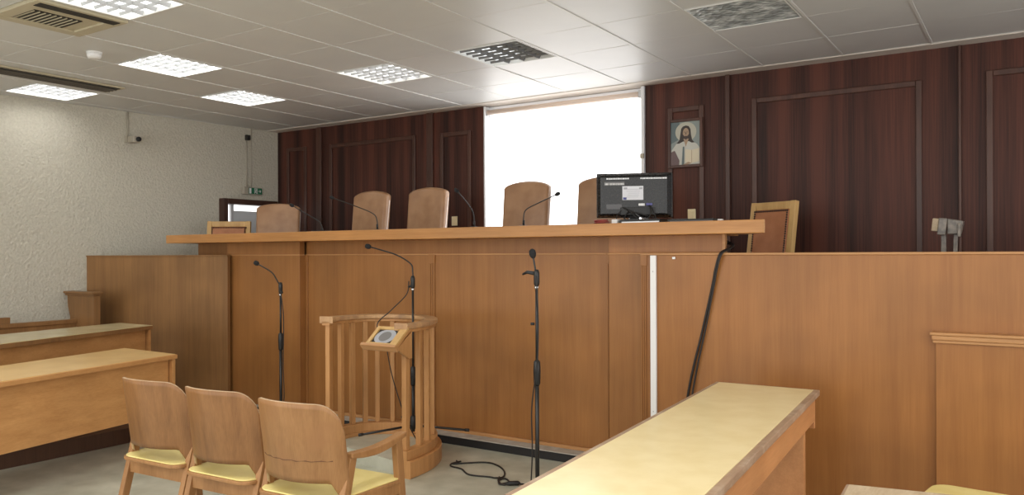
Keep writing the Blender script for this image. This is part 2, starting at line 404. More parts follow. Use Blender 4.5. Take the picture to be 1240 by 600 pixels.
# ------------------------------------------------------------------ ceiling fittings
GW, GD = .6285, .612
for k, (x, y, look, label) in enumerate(cells):
    x1, y1 = x+GW, y+GD
    t = thing('ceiling_light', label, 'ceiling light', (x+GW/2,y+GD/2,CZ), 0, 'square louvred ceiling lights')
    e = .014
    mb = MB(); ztop = CZ+.085
    mb.box(x+e,y+e,ztop,x1-e,y1-e,ztop+.01)
    for a in ((x+e,y+e,x+e+.008,y1-e),(x1-e-.008,y+e,x1-e,y1-e),(x+e+.008,y+e,x1-e-.008,y+e+.008),(x+e+.008,y1-e-.008,x1-e-.008,y1-e)):
        mb.box(a[0],a[1],CZ-.002,a[2],a[3],ztop)
    mb.build('housing', M['pan'], t)
    nrow = 4; w = (GW-2*e-.016)/nrow; xs = x+e+.008
    if look == 'prism':
        m, nt, p = nodes('prismatic_cover'); L = nt.links.new
        p.inputs['Base Color'].default_value = lin(196,204,206); p.inputs['Roughness'].default_value = .22; p.inputs['Specular IOR Level'].default_value = .8
        tc = nt.nodes.new('ShaderNodeTexCoord'); v = nt.nodes.new('ShaderNodeTexVoronoi'); v.inputs['Scale'].default_value = 26
        L(tc.outputs['Object'], v.inputs['Vector']); b = nt.nodes.new('ShaderNodeBump'); b.inputs['Strength'].default_value = .8; b.inputs['Distance'].default_value = .02
        L(v.outputs['Distance'], b.inputs['Height']); L(b.outputs['Normal'], p.inputs['Normal'])
        nn = nt.nodes.new('ShaderNodeTexNoise'); nn.inputs['Scale'].default_value = 9; L(tc.outputs['Object'], nn.inputs['Vector'])
        cr = nt.nodes.new('ShaderNodeValToRGB'); cr.color_ramp.elements[0].position=.4; cr.color_ramp.elements[1].position=.7
        cr.color_ramp.elements[0].color = lin(150,158,158); cr.color_ramp.elements[1].color = lin(226,232,232)
        L(nn.outputs['Fac'], cr.inputs['Fac']); L(cr.outputs['Color'], p.inputs['Base Color'])
        MB().box(xs,y+e+.008,CZ+.002,x1-e-.008,y1-e-.008,CZ+.007).build('cover', m, t)
        for q in range(nrow):
            MB().tube([(xs+w*(q+.5),y+.05,CZ+.05),(xs+w*(q+.5),y1-.05,CZ+.05)], .013, 10).build('tube', M['tube_off'], t)
        continue
    for q in range(nrow):
        tm = {'bright':'tube_bright','mid':'tube_mid','mid2':'tube_mid','half':'tube_low' if q < 2 else 'tube_off'}[look]
        MB().tube([(xs+w*(q+.5),y+.026,CZ+.05),(xs+w*(q+.5),y1-.026,CZ+.05)], .026, 12).build('tube', M[tm], t)
    mb = MB()
    for q in range(1, nrow):   # V shaped dividers along the tubes
        cx = xs+w*q
        mb.xz([(cx-.016,CZ+.028),(cx,CZ+.003),(cx+.016,CZ+.028)], y+e+.009, y1-e-.009)
    nb = 6
    for q in range(nrow):
        for b in range(1, nb+1):
            cy = y+e+(GD-2*e)*b/(nb+1)
            mb.yz([(cy-.010,CZ+.022),(cy,CZ+.005),(cy+.010,CZ+.022)], xs+w*q+.012, xs+w*(q+1)-.012)
    mb.build('louvre', M['louvre_dim_tone'] if look == 'half' else M['louvre_lit_tone'], t)  # fin colour paints in lamplight: pale in lit fixtures, dark in the half-dark one

x, y = ac_cell
t = thing('air_conditioner_grille', 'beige ceiling air conditioning cassette with dark slats in the photo corner', 'air conditioner', (x+GW/2,y+GD/2,CZ))
mb = MB()
for a in ((x+.012,y+.012,x+.10,y+GD-.012),(x+GW-.10,y+.012,x+GW-.012,y+GD-.012),(x+.10,y+.012,x+GW-.10,y+.10),(x+.10,y+GD-.10,x+GW-.10,y+GD-.012)):
    mb.box(a[0],a[1],CZ-.018,a[2],a[3],CZ+.03)
mb.build('frame', M['vent'], t, .005)
MB().box(x+.10,y+.10,CZ-.006,x+GW-.10,y+GD-.10,CZ+.03).build('panel', M['vent'], t)
mb = MB(); mb.box(x+.12,y+.10,CZ-.012,x+.38,y+.42,CZ-.006); g = mb.build('intake_backing', M['vent_dark'], t)
for k in range(9):
    yy = y+.115+.034*k; MB().bar((x+.12,yy,CZ-.015),(x+.38,yy,CZ-.015),.005,.006).build('slat', M['vent'], t)
MB().box(x+GW-.125,y+.05,CZ-.022,x+GW-.045,y+GD-.05,CZ-.017).build('air_slot', M['vent_dark'], t)

t = thing('slot_vent', 'long dark slot vent in the ceiling alongside the left wall', 'vent', (-7.24,3,CZ))
mb = MB(); mb.box(-7.40,1.2,CZ-.012,-7.09,4.25,CZ+.003); mb.build('frame', M['vent'], t, .003)
MB().box(-7.37,1.22,CZ-.016,-7.12,4.22,CZ-.012).build('opening', M['vent_dark'], t)
for xx in (-7.30,-7.245,-7.19): MB().box(xx-.006,1.22,CZ-.024,xx+.006,4.22,CZ-.014).build('blade', plain('vent_blade', lin(92,84,70), .5), t)

t = thing('smoke_detector', 'round white smoke detector on the ceiling left of centre', 'smoke detector', (-6.07,3.386,CZ+.004))
MB().lathe([(.03,-.012),(.055,-.012),(.058,0)], (-6.07,3.386,CZ+.004), 20).build('base', M['white'], t)
MB().lathe([(.02,-.05),(.042,-.046),(.052,-.03),(.052,-.012)], (-6.07,3.386,CZ+.004), 20).build('sensor_head', M['white'], t)

# ------------------------------------------------------------------ fittings on the left wall
def wp(y, off): return wall_x(y)+off
t = thing('security_camera', 'small grey camera on a bracket high on the left wall', 'camera', (wp(5.02,0),5.02,2.775))
mb = MB(); mb.box(wp(4.97,.002),4.955,2.735,wp(4.97,.03),4.995,2.81); mb.build('wall_plate', M['cam'], t, .003)
mb = MB(); mb.box(wp(5,.03),4.97,2.73,wp(5,.14),5.05,2.80); mb.build('housing', M['cam'], t, .008)
mb = MB(); mb.tube([(wp(5,.14),5.02,2.765),(wp(5,.165),5.02,2.765)], .026, 14); mb.build('lens', M['black'], t)
mb = MB(); mb.tube([(wp(4.98,.012),4.98,2.81),(wp(4.98,.012),4.98,CZ)], .009, 8); o = mb.build('conduit', M['cam']); tag(recenter(o), 'short vertical conduit running from the wall camera up to the ceiling', 'conduit')
t = thing('wall_sensor', 'tiny dark sensor near the ceiling above the exit sign', 'sensor', (wp(6.44,0),6.44,2.95))
mb = MB(); mb.box(wp(6.44,.003),6.42,2.92,wp(6.44,.045),6.475,2.985); mb.build('body', M['vent_dark'], t, .006)
mb = MB(); mb.tube([(wp(6.44,.045),6.447,2.95),(wp(6.44,.055),6.447,2.95)], .016, 10); mb.build('eye', M['black'], t)
for yy, lab in ((6.445,'thin pale conduit running down from the sensor to the exit sign'),(6.51,'second thin pale conduit, nearer the corner, running down to the exit sign')):
    o = MB().tube([(wp(yy,.009),yy,2.345),(wp(yy,.009),yy,2.915 if yy<6.45 else CZ)], .007, 8).build('conduit', M['cam']); tag(recenter(o), lab, 'conduit')
t = thing('exit_sign', 'green and white emergency exit sign above the door in the left wall', 'exit sign', (wp(6.5,0),6.5,2.25))
mb = MB(); mb.box(wp(6.5,.003),6.36,2.25,wp(6.5,.055),6.64,2.34); mb.build('housing', M['cam'], t, .006)
xs = wp(6.5,.056)
MB().box(xs-.001,6.43,2.258,xs+.003,6.632,2.332).build('sign_face', M['green'], t)
# running figure, doorway and arrow in white
mb = MB()
def sq(y0, z0, y1, z1): mb.box(xs+.003,y0,z0,xs+.0045,y1,z1)
def st(a, b, w): mb.bar((xs+.0038,a[0],a[1]),(xs+.0038,b[0],b[1]),w,.0015,(1,0,0))
sq(6.437,2.262,6.468,2.328); mb.build('pale_band', M['white'], t); mb = MB()
sq(6.515,2.262,6.521,2.328); sq(6.521,2.322,6.56,2.328); sq(6.556,2.262,6.562,2.328); mb.build('doorway_symbol', M['white'], t); mb = MB()
mb.tube([(xs+.003,6.541,2.314),(xs+.0048,6.541,2.314)], .0065, 10)
st((6.541,2.312),(6.535,2.288),.011); st((6.535,2.288),(6.546,2.277),.007); st((6.546,2.277),(6.548,2.264),.007); st((6.535,2.288),(6.526,2.272),.007)
st((6.541,2.303),(6.55,2.295),.005); st((6.541,2.303),(6.529,2.298),.005)
mb.build('running_figure', M['white'], t); mb = MB()
st((6.578,2.295),(6.61,2.295),.009); st((6.612,2.295),(6.598,2.31),.007); st((6.612,2.295),(6.598,2.28),.007)
mb.build('arrow', M['white'], t)

# wall sockets and the framed print on the back wall
for x, z, lab in ((-5.257,1.862,'small beige switch plate on dark panelling left of the window'),(-2.577,1.85,'beige socket plate on dark panelling below the framed print')):
    t = thing('wall_socket', lab, 'socket', (x,YW-.001,z))
    MB().box(x-.037,YW-.013,z-.05,x+.037,YW-.001,z+.05).build('plate', M['beige'], t, .003)
    MB().box(x-.018,YW-.02,z-.028,x+.018,YW-.013,z+.028).build('rocker', M['beige'], t, .002)

px0, px1, pz0, pz1 = -2.79, -2.462, 2.275, 2.715
t = thing('framed_print', 'framed colour print of a long haired robed figure holding an open book', 'picture', ((px0+px1)/2,YW-.02,pz0))
mb = MB(); fw = .026; yb, yf = YW-.02, YW-.045
for a in ((px0,pz0,px0+fw,pz1),(px1-fw,pz0,px1,pz1),(px0+fw,pz0,px1-fw,pz0+fw),(px0+fw,pz1-fw,px1-fw,pz1)):
    mb.box(a[0],yf,a[1],a[2],yb,a[3])
mb.build('frame', M['mould'], t, .004)
C = lambda *c: plain('print_%d_%d_%d' % c, lin(*c), .45)
mats = [C(140,150,146), C(186,184,168), C(52,42,36), C(168,142,116), C(196,196,186), C(104,84,84), C(214,204,178), C(96,110,112), C(66,50,44)]
mb = MB(); yp = YW-.03
ux, uz = px0+fw, pz0+fw; uw, uh = px1-px0-2*fw, pz1-pz0-2*fw
def P2(pts, m, lay):
    mb.mi = m; mb.xz([(ux+a*uw, uz+b*uh) for a, b in pts], yp-.0006*lay-.0005, yp-.0006*lay)
def el(cx, cz, rx, rz, n=24): return [(cx+rx*math.cos(2*math.pi*k/n), cz+rz*math.sin(2*math.pi*k/n)) for k in range(n)]
mb.mi = 0; mb.box(ux-.003,yp,uz-.003,ux+uw+.003,yp+.004,uz+uh+.003)
P2([(0,.5),(.3,.6),(.3,1),(0,1)], 7, 1)
P2(el(.52,.76,.36,.23), 1, 2)
P2([(.0,.0),(.02,.34),(.2,.5),(.36,.55),(.72,.55),(.9,.46),(1,.36),(1,0)], 4, 3)
P2([(.36,.84),(.42,.89),(.52,.91),(.62,.89),(.68,.82),(.7,.68),(.74,.56),(.82,.5),(.72,.5),(.62,.54),(.42,.54),(.3,.5),(.2,.5),(.3,.58),(.33,.7)], 2, 4)
P2([(.44,.6),(.52,.42),(.62,.6)], 3, 5)
P2(el(.525,.735,.105,.115), 3, 6)
P2([(.43,.70),(.45,.62),(.525,.575),(.6,.62),(.62,.70),(.57,.66),(.525,.672),(.48,.66)], 8, 7)
P2([(.455,.762),(.505,.762),(.505,.752),(.455,.752)], 8, 8); P2([(.545,.762),(.595,.762),(.595,.752),(.545,.752)], 8, 8)
P2([(.515,.75),(.535,.75),(.54,.70),(.51,.70)], 8, 8)
P2([(.0,.0),(.0,.3),(.14,.34),(.3,.1),(.28,0)], 5, 9)
P2([(.38,.0),(.42,.42),(.47,.42),(.46,0)], 7, 9)
P2([(.5,.06),(.5,.36),(.72,.33),(.97,.36),(.97,.06),(.72,.03)], 6, 10)
P2([(.715,.04),(.715,.33),(.73,.33),(.73,.04)], 3, 11)
P2([(.42,.0),(.6,.06),(.72,.03),(.6,.0)], 3, 12)
mb.build('print', mats, t)

# ------------------------------------------------------------------ judges' bench
YC, YB, YP = 5.12, 5.04, 4.96
bench = thing('judges_bench', 'long raised oak judges bench with thick overhanging worktop across the room', 'bench', (-4.2,5.2,0))
mb = MB(); mb.prism([(-7.38,4.85),(-1.361,4.85),(-1.375,4.9),(-1.62,5.22),(-1.75,5.3),(-1.75,5.6),(-7.38,5.6)],1.622,1.705); mb.build('worktop', M['worktop'], bench, .004)
MB().prism([(-1.361,4.851),(-1.355,4.851),(-1.369,4.9),(-1.375,4.9)],1.623,1.704).build('end_edging', M['trim'], bench)
mb = MB(); mb.box(-7.235,YC,1.5,-6.56,YC+.03,1.622); mb.box(-5.626,YC+.0,1.5,-2.49,YC+.03,1.622); mb.build('fascia', M['veneer'], bench, .002)
mb = MB(); mb.box(-6.66,YB,1.506,-5.626,YB+.06,1.622); mb.build('fascia', M['veneer'], bench, .002)
mb = MB(); mb.box(-2.49,YB,1.506,-1.666,YB+.03,1.622); mb.build('fascia', M['veneer_red'], bench, .002)
MB().box(-1.68,YB-.004,1.506,-1.66,YB+.034,1.622).build('fascia_edge', M['trim'], bench, .002)
MB().box(-6.64,YB,.07,-5.626,YB+.09,1.5).build('left_pier', M['veneer'], bench, .003)
MB().box(-2.49,YB,.07,-1.9,YB+.09,1.5).build('right_pier', M['veneer'], bench, .003)
for x0, x1 in ((-5.60,-4.165),(-4.105,-2.545)):
    MB().box(x0,YC,.095,x1,YC+.03,1.5).build('front_panel', M['veneer'], bench, .003)
for x0, x1 in ((-5.626,-5.60),(-4.165,-4.105),(-2.545,-2.49)):
    mb = MB(); mb.box(x0,YC-.006,.095,x1,YC+.03,1.43)
    n = max(1, int((x1-x0)/.018))
    for k in range(n):
        w = (x1-x0)/n; mb.box(x0+w*k+.004,YC-.012,.095,x0+w*(k+1)-.004,YC-.006,1.425)
    mb.box(x0-.002,YC-.014,1.43,x1+.002,YC+.03,1.5)
    mb.build('fluted_post', M['veneer'], bench, .0015)
mb = MB(); mb.box(-6.66,YB-.008,1.494,-5.62,YB+.06,1.506); mb.box(-5.62,YC-.012,1.494,-2.495,YC+.03,1.506); mb.box(-2.495,YB-.008,1.494,-1.66,YB+.06,1.506); mb.build('top_bead', M['trim'], bench, .003)
mb = MB(); mb.box(-5.62,YC-.016,.068,-2.495,YC+.03,.095); mb.build('base_bead', M['trim'], bench, .004)
MB().box(-6.56,4.995,0,-2.225,5.11,.062).build('plinth', M['plinth'], bench)
MB().box(-6.56,4.985,.062,-2.225,YC+.03,.07).build('plinth_cover', M['ledge'], bench, .002)
MB().box(-6.6,5.15,.07,-1.9,5.19,1.62).build('backing', M['wing'], bench)

# side partitions
pr = thing('partition', 'tall plain oak partition right of the judges bench, wider than the left one', 'partition', (-.1,4.98,0))
mb = MB(); mb.box(-2.17,YP,.0,2.2,YP+.04,1.488); mb.build('panel', M['veneer_red'], pr, .002)
mb = MB(); mb.box(-2.215,YP-.008,1.488,2.2,YP+.05,1.503); mb.build('cap', M['trim'], pr, .003)
mb = MB(); mb.box(-2.213,YP,0,-2.17,YP+.04,1.42); mb.box(-2.215,YP-.006,1.42,-2.168,YP+.04,1.488)
for k in range(3): mb.box(-2.209+.0135*k,YP-.006,0,-2.201+.0135*k,YP,1.418)
mb.build('fluted_post', M['veneer_red'], pr, .0015)
pl_ = thing('partition', 'narrower darker oak partition running from the judges bench to the rough left wall', 'partition', (-7.45,4.78,0))
A, B = (-6.565,4.970), (-8.325,4.553); n = Vector((B[1]-A[1], A[0]-B[0],0)).normalized()*.04
mb = MB(); mb.prism([A,B,(B[0]+n.x,B[1]+n.y),(A[0]+n.x,A[1]+n.y)] , .0, 1.49); mb.build('panel', M['wing'], pl_, .002)
q = Vector((A[0]-B[0],A[1]-B[1],0)).normalized()*.003
mb = MB(); mb.prism([(A[0]-n.x*.2,A[1]-n.y*.2),(B[0]-n.x*.2,B[1]-n.y*.2),(B[0]+n.x*1.2,B[1]+n.y*1.2),(A[0]+n.x*1.2,A[1]+n.y*1.2)], 1.49, 1.503); mb.build('cap', M['wing'], pl_, .003)

lp = thing('low_panel', 'lower oak panel with moulded cap rail standing before the right partition', 'panel', (.4,4.92,0))
mb = MB(); mb.box(-.452,4.925,0,1.6,4.955,1.005); mb.build('panel', M['veneer_red'], lp, .002)
mb = MB(); mb.box(-.466,4.905,1.005,1.6,4.957,1.022); mb.box(-.47,4.895,1.022,1.6,4.957,1.048); mb.box(-.478,4.885,1.048,1.6,4.958,1.064); mb.build('cap_rail', M['trim'], lp, .004)

tr = thing('cable_trunking', 'white plastic cable trunking running up the left end of the right partition', 'trunking', (-2.117,4.95,0))
MB().box(-2.137,4.938,0,-2.097,4.959,1.487).build('duct', M['white'], tr, .002)
for zz in (1.38,.45): MB().tube([(-2.117,4.9385,zz),(-2.117,4.9365,zz)], .004, 8).build('screw', M['silver'], tr)
o = MB().box(-1.985,4.945,1.462,-1.965,4.959,1.478).build('cable_clip', M['white'], None, .003); tag(recenter(o), 'tiny white cable clip at the top of the right partition', 'clip')

# black cables over the partition
t = thing('black_cable', 'thick black double cable hanging down the right partition from the worktop', 'cable', (-1.75,4.94,.3))
A = [(-1.70,5.13,1.57),(-1.64,5.11,1.555),(-1.635,5.02,1.528),(-1.66,4.938,1.497),(-1.69,4.935,1.40),(-1.715,4.94,1.28),(-1.786,4.945,.98),(-1.835,4.945,.79),(-1.88,4.945,.58),(-1.92,4.945,.3)]
MB().tube(spline(A), .008, 8).build('strand', M['rubber'], t)
B = [(p[0]+.012+.03*max(0,1.25-p[2]), p[1]-.006, p[2]) for p in A]; B[0] = (-1.70,5.14,1.585)
MB().tube(spline(B), .006, 8).build('strand', M['rubber'], t)

# ------------------------------------------------------------------ things on the worktop
ZW = 1.705
def desk_mic(label, base, pts, head_r=.013):
    b = Vector((base[0],base[1],ZW))
    t = thing('desk_microphone', label, 'microphone', b, 0, 'gooseneck microphones on the worktop')
    MB().lathe([(.045,0),(.045,.008),(.03,.016),(.012,.02)], b, 18).build('base', M['black'], t)
    P = [(b.x,b.y,b.z+.015)]+[(x,y,z) for x,y,z in pts]
    MB().tube([P[0], Vector(P[0]).lerp(Vector(P[1]), .6)], .009, 10).build('collar', M['black_metal'], t)
    MB().tube(spline(P), .0045, 8).build('gooseneck', M['black_metal'], t)
    d = (Vector(P[-1])-Vector(P[-2])).normalized(); e = Vector(P[-1])
    MB().tube([e-d*.02,e-d*.012,e,e+d*.018,e+d*.026], [.007,head_r,head_r*1.25,head_r,.004], 12).build('capsule', M['grille'], t)
    return t
desk_mic('gooseneck microphone at the left end of the bench, in front of the first leather chair', (-5.497,5.2), [(-5.50,5.195,1.765),(-5.525,5.18,1.81),(-5.62,5.13,1.875),(-5.76,5.07,1.96)])
desk_mic('gooseneck microphone in front of the second leather chair, bent far to the left', (-4.816,5.2), [(-4.82,5.2,1.80),(-4.86,5.19,1.862),(-5.05,5.16,1.935),(-5.29,5.12,2.015)])
desk_mic('upright gooseneck microphone between leather chairs, in front of the panelling edge by the window', (-3.77,5.2), [(-3.77,5.2,1.80),(-3.785,5.19,1.86),(-3.84,5.17,1.94),(-3.905,5.15,2.015)])
desk_mic('gooseneck microphone in front of the bright window, bent to the right', (-3.298,5.2), [(-3.296,5.2,1.79),(-3.27,5.2,1.845),(-3.14,5.19,1.895),(-2.985,5.18,1.948)])
o = MB().tube(spline([(-5.47,5.14,ZW+.006),(-5.40,5.0,ZW+.006),(-5.33,4.93,ZW+.006),(-5.24,5.0,ZW+.006),(-5.27,5.1,ZW+.006)]), .005, 6).build('microphone_lead', M['rubber']); tag(recenter(o), 'short loop of black lead on the worktop beside the leftmost desk microphone', 'cable')

# monitor seen from behind
mc = Vector((-2.445,5.37,ZW)); mr = R(24)
mon = thing('monitor', 'black computer monitor on the worktop seen from behind with stickers', 'monitor', mc, mr)
mb = MB(); mb.box(-.275,-.004,.058,.275,.02,.385); s1 = mb.build('bezel', M['monitor'], mon, .006, world=False)
mb = MB()
mb.add([(-.275,-.004,.058),(.275,-.004,.058),(.275,-.004,.385),(-.275,-.004,.385),(-.245,-.05,.075),(.225,-.05,.075),(.225,-.05,.362),(-.245,-.05,.362)],
       [(4,5,6,7),(0,1,5,4),(1,2,6,5),(2,3,7,6),(3,0,4,7),(3,2,1,0)])
mb.build('back_shell', M['monitor'], mon, .012, world=False)
MB().box(-.262,.0201,.08,.262,.0215,.372).build('screen', plain('screen_glass', lin(20,20,24), .12), mon, 0, False)
mb = MB(); mb.bar((.0,-.01,.01),(.0,-.035,.13),.07,.03); mb.build('neck', M['black'], mon, .004, False)
MB().lathe([(.12,0),(.12,.008),(.105,.014),(.03,.018)], (0,-.01,0), 24).build('foot', M['black'], mon, 0, False)
MB().box(-.085,-.0535,.185,.065,-.05,.285).build('paper_label', M['paper'], mon, 0, False)
mb = MB()
for k in range(5): mb.box(-.055+.006*(k%3),-.0545,.205+.014*k,.03+.004*k,-.0535,.207+.014*k)
mb.box(-.075,-.0545,.262,-.05,-.0535,.276); mb.box(.035,-.0545,.262,.058,-.0535,.276); mb.build('print_lines', M['ink_grey'], mon, 0, False)
MB().box(-.08,-.0545,.188,-.055,-.0535,.204).build('blue_mark', M['ink_blue'], mon, 0, False)
mb = MB(); mb.box(-.215,-.0525,.292,-.07,-.049,.318); mb.build('sticker', M['sticker'], mon, 0, False)
mb = MB(); xx = -.21
while xx < -.075:
    w = random.choice((.002,.003,.005)); mb.box(xx,-.0532,.296,xx+w,-.0525,.308); xx += w+random.choice((.002,.004))
mb.build('barcode', M['white'], mon, 0, False)
mb = MB(); xx = -.20
while xx < .235:
    if not (-.04 < xx < .03):
        w = random.uniform(.006,.014); mb.box(xx,-.0512,.336,xx+w,-.0495,.346); xx += w+.003
    else: xx += .02
mb.build('printed_marks', M['silver'], mon, 0, False)
mb = MB(); mb.box(-.2,-.0525,.12,-.09,-.049,.155); mb.build('rating_plate', plain('rating_plate', lin(92,92,95), .4), mon, 0, False)
mb = MB(); mb.box(.03,-.075,.14,.075,-.05,.158); mb.build('connector', M['white'], mon, .003, False)
mb = MB(); mb.box(.085,-.08,.142,.13,-.05,.16); mb.build('video_plug', plain('video_blue', lin(80,80,140), .4), mon, .003, False)
mb = MB(); mb.tube(spline([(-.08,-.055,.13),(-.02,-.09,.10),(.08,-.1,.07),(.18,-.06,.04),(.26,-.02,.012)]), .005, 6); mb.build('cable', M['rubber'], mon, 0, False)
mb = MB(); mb.tube(spline([(.107,-.075,.145),(.12,-.10,.10),(.10,-.11,.05),(.05,-.1,.012)]), .005, 6); mb.build('cable', M['rubber'], mon, 0, False)
mb = MB(); mb.tube(spline([(-.09,-.055,.11),(-.125,-.08,.07),(-.12,-.1,.03),(-.09,-.12,.010)]), .004, 6); mb.build('cable', M['rubber'], mon, 0, False)

MB().box(-.10,-.058,.075,.15,-.049,.132).build('connector_bay', M['black'], mon, .003, False)
for pts, r_, mm in (([(-.06,-.06,.12),(-.02,-.1,.09),(.02,-.12,.05),(.1,-.12,.015),(.2,-.1,.008)],.005,'rubber'),([(.0,-.06,.10),(.04,-.1,.06),(.14,-.12,.03),(.24,-.1,.008)],.004,'sticker'),([(-.04,-.06,.1),(-.07,-.11,.05),(-.02,-.14,.02),(.08,-.14,.010)],.006,'rubber'),([(.11,-.07,.145),(.14,-.11,.09),(.16,-.12,.04),(.22,-.13,.010)],.004,'rubber')):
    MB().tube(spline(pts), r_, 6).build('cable', M[mm], mon, 0, False)

def flat_box(name, label, x0, y0, x1, y1, h, lip):
    t = thing(name, label, 'device', ((x0+x1)/2,(y0+y1)/2,ZW))
    MB().box(x0,y0,ZW,x1,y1,ZW+h).build('case', M['black'], t, .004)
    MB().box(x0+.02,y0-.003,ZW+h*.12,x1-.005,y0,ZW+h*.5).build('front_strip', M[lip], t)
    mb = MB()
    for k in range(4): mb.box(x0+.02+.03*k,y0+.03,ZW+h,x0+.04+.03*k,y0+.05,ZW+h+.003)
    mb.build('buttons', M['sticker'], t)
flat_box('recorder', 'flat black electronic box with a silver front strip lying before the monitor', -2.40,5.02,-2.10,5.2,.03,'silver')
flat_box('keyboard', 'flat black box at the right end of the worktop beside the monitor cables', -2.06,5.05,-1.74,5.2,.024,'sticker')
o = MB().box(-2.46,5.02,ZW,-2.415,5.1,ZW+.034).build('power_adapter', M['white'], None, .005); tag(recenter(o), 'small white plug adapter on the worktop below the monitor', 'adapter')
o = MB().box(-1.735,5.1,ZW,-1.70,5.13,ZW+.02).build('white_plug', M['white'], None, .005); tag(recenter(o), 'tiny white plug at the right tip of the flat black box', 'plug')
pts = [(-2.55+.05*math.cos(a),5.05+.05*math.sin(a),ZW+.006+.002*a) for a in [k*.4 for k in range(32)]]
o = MB().tube(pts, .005, 6).build('cable_coil', M['red']); tag(recenter(o), 'small coil of reddish cable on the worktop left of the monitor foot', 'cable')

# ------------------------------------------------------------------ chairs behind the bench
ZP = .9
def leather_chair():
    t = thing('leather_chair', '', 'chair', (0,0,0), 0, 'tan leather chairs behind the bench')
    w, h0, h1, d = .234, .47, 1.20, .05
    top = [(w*math.cos(R(a))*1.0, h1+.065*math.sin(R(a))) for a in range(0,181,12)]
    mb = MB(); mb.smooth = True; mb.xz([(w,h0)]+top+[(-w,h0)], -d, d)
    M_ = Matrix.Shear('XY', 4, (0,0)) ; mb.v = [(x, y+.10*(z-.47), z) for x,y,z in mb.v]
    mb.v = [(x*(1+.03*(z-.47)), y, z) for x,y,z in mb.v]
    mb.build('backrest', M['leather'], t, .035, False, 4)
    for s in (-1,1):
        mb = MB(); mb.bar((s*(w-.006),.006,h0+.02),(s*(w+.006),.082,h1-.04),.006,.012); mb.build('seam_trim', M['white_trim'], t, .001, False)
        mb = MB(); mb.smooth=True; mb.bar((s*(w+.035),-.38,.66),(s*(w+.035),.02,.67),.07,.06); mb.build('armrest', M['leather'], t, .02, False, 3)
        mb = MB(); mb.bar((s*(w+.035),-.32,.44),(s*(w+.035),-.32,.64),.04,.05); mb.build('arm_support', M['frame_wood'], t, .005, False)
        for yy in (-.40,.03):
            mb = MB(); mb.bar((s*(w+.01),yy*1.05,0),(s*(w-.01),yy,.40),.045,.045); mb.build('leg', M['frame_wood'], t, .004, False)
    mb = MB(); mb.box(-w-.02,-.44,.38,w+.02,.06,.50); mb.build('seat', M['leather'], t, .04, False, 4)
    return t
LC = leather_chair()
spots = [(-7.04,5.98,R(34),'tan leather chair at the left end in front of the doorway'),
 (-5.79,6.1,R(-2),'tan leather chair against dark panelling, left one of the middle pair'),
 (-5.03,6.1,R(-2),'tan leather chair against dark panelling, right one of the middle pair'),
 (-3.87,6.1,R(0),'tan leather chair standing alone in front of the bright window'),
 (-3.09,6.1,R(0),'tan leather chair partly hidden behind the computer monitor')]
for k, (x, y, rz, lab) in enumerate(spots):
    if k == 0: LC.location = (x,y,ZP); LC.rotation_euler = (0,0,rz); LC['label'] = lab; LC.scale = (1,1,1)
    else: dup(LC, (x,y,ZP), rz, lab)
LC.scale = (1,1,.93)

def framed_chair(label, loc, rz, w, top):
    t = thing('framed_chair', label, 'chair', loc, rz, 'wood framed leather chairs behind the bench')
    h = w/2; p = .05
    for s in (-1,1):
        mb = MB(); mb.bar((s*(h-p/2),.06,0),(s*(h-p/2),.0,.45),p,.05); mb.bar((s*(h-p/2),.0,.45),(s*(h-p/2),.08,top),p,.045); mb.build('back_post', M['frame_wood'], t, .004, False)
        mb = MB(); mb.bar((s*(h-p/2),-.42,0),(s*(h-p/2),-.42,.44),.045,.045); mb.build('leg', M['frame_wood'], t, .004, False)
    def at(z): return .08*(z-.45)/(top-.45)
    mb = MB(); mb.bar((-h+p,at(top-.03),top-.03),(h-p,at(top-.03),top-.03),.045,.06); mb.build('top_rail', M['frame_wood'], t, .004, False)
    mb = MB(); mb.bar((-h+p,at(.52),.52),(h-p,at(.52),.52),.045,.06); mb.build('lower_rail', M['frame_wood'], t, .004, False)
    mb = MB(); mb.bar((0,at(.55)-.012,.55),(0,at(top-.06)-.012,top-.06),w-2*p,.045,(1,0,0)); 
    mb = MB(); z0, z1 = .55, top-.06
    mb.add([(x,at(z)+y,z) for y in (-.034,.02) for z in (z0,z1) for x in (-h+p,h-p)], [(0,1,3,2),(4,6,7,5),(0,2,6,4),(1,5,7,3),(2,3,7,6),(0,4,5,1)])
    mb.build('leather_panel', M['leather_brown'], t, .015, False, 3)
    mb = MB()
    for k in range(int((w-2*p)/.018)+1):
        for z in (z0+.012,z1-.012): mb.ball((-h+p+.008+.018*k,at(z)-.034,z), .008, 6)
    for k in range(int((z1-z0)/.018)+1):
        z = z0+.018*k
        for x in (-h+p+.010,h-p-.010): mb.ball((x,at(z)-.034,z), .008, 6)
    mb.build('nail_heads', M['nail'], t, 0, False)
    mb = MB(); mb.box(-h+.01,-.43,.40,h-.01,-.03,.48); mb.build('seat', M['leather_brown'], t, .02, False, 3)
    return t
framed_chair('low wooden framed leather chair at the far left, its top just above the worktop end', (-7.63,5.78,ZP), R(38), .48, .985)
framed_chair('wooden framed brown leather chair right of the worktop end, turned aside', (-1.735,6.29,ZP), R(-26.5), .44, 1.0)

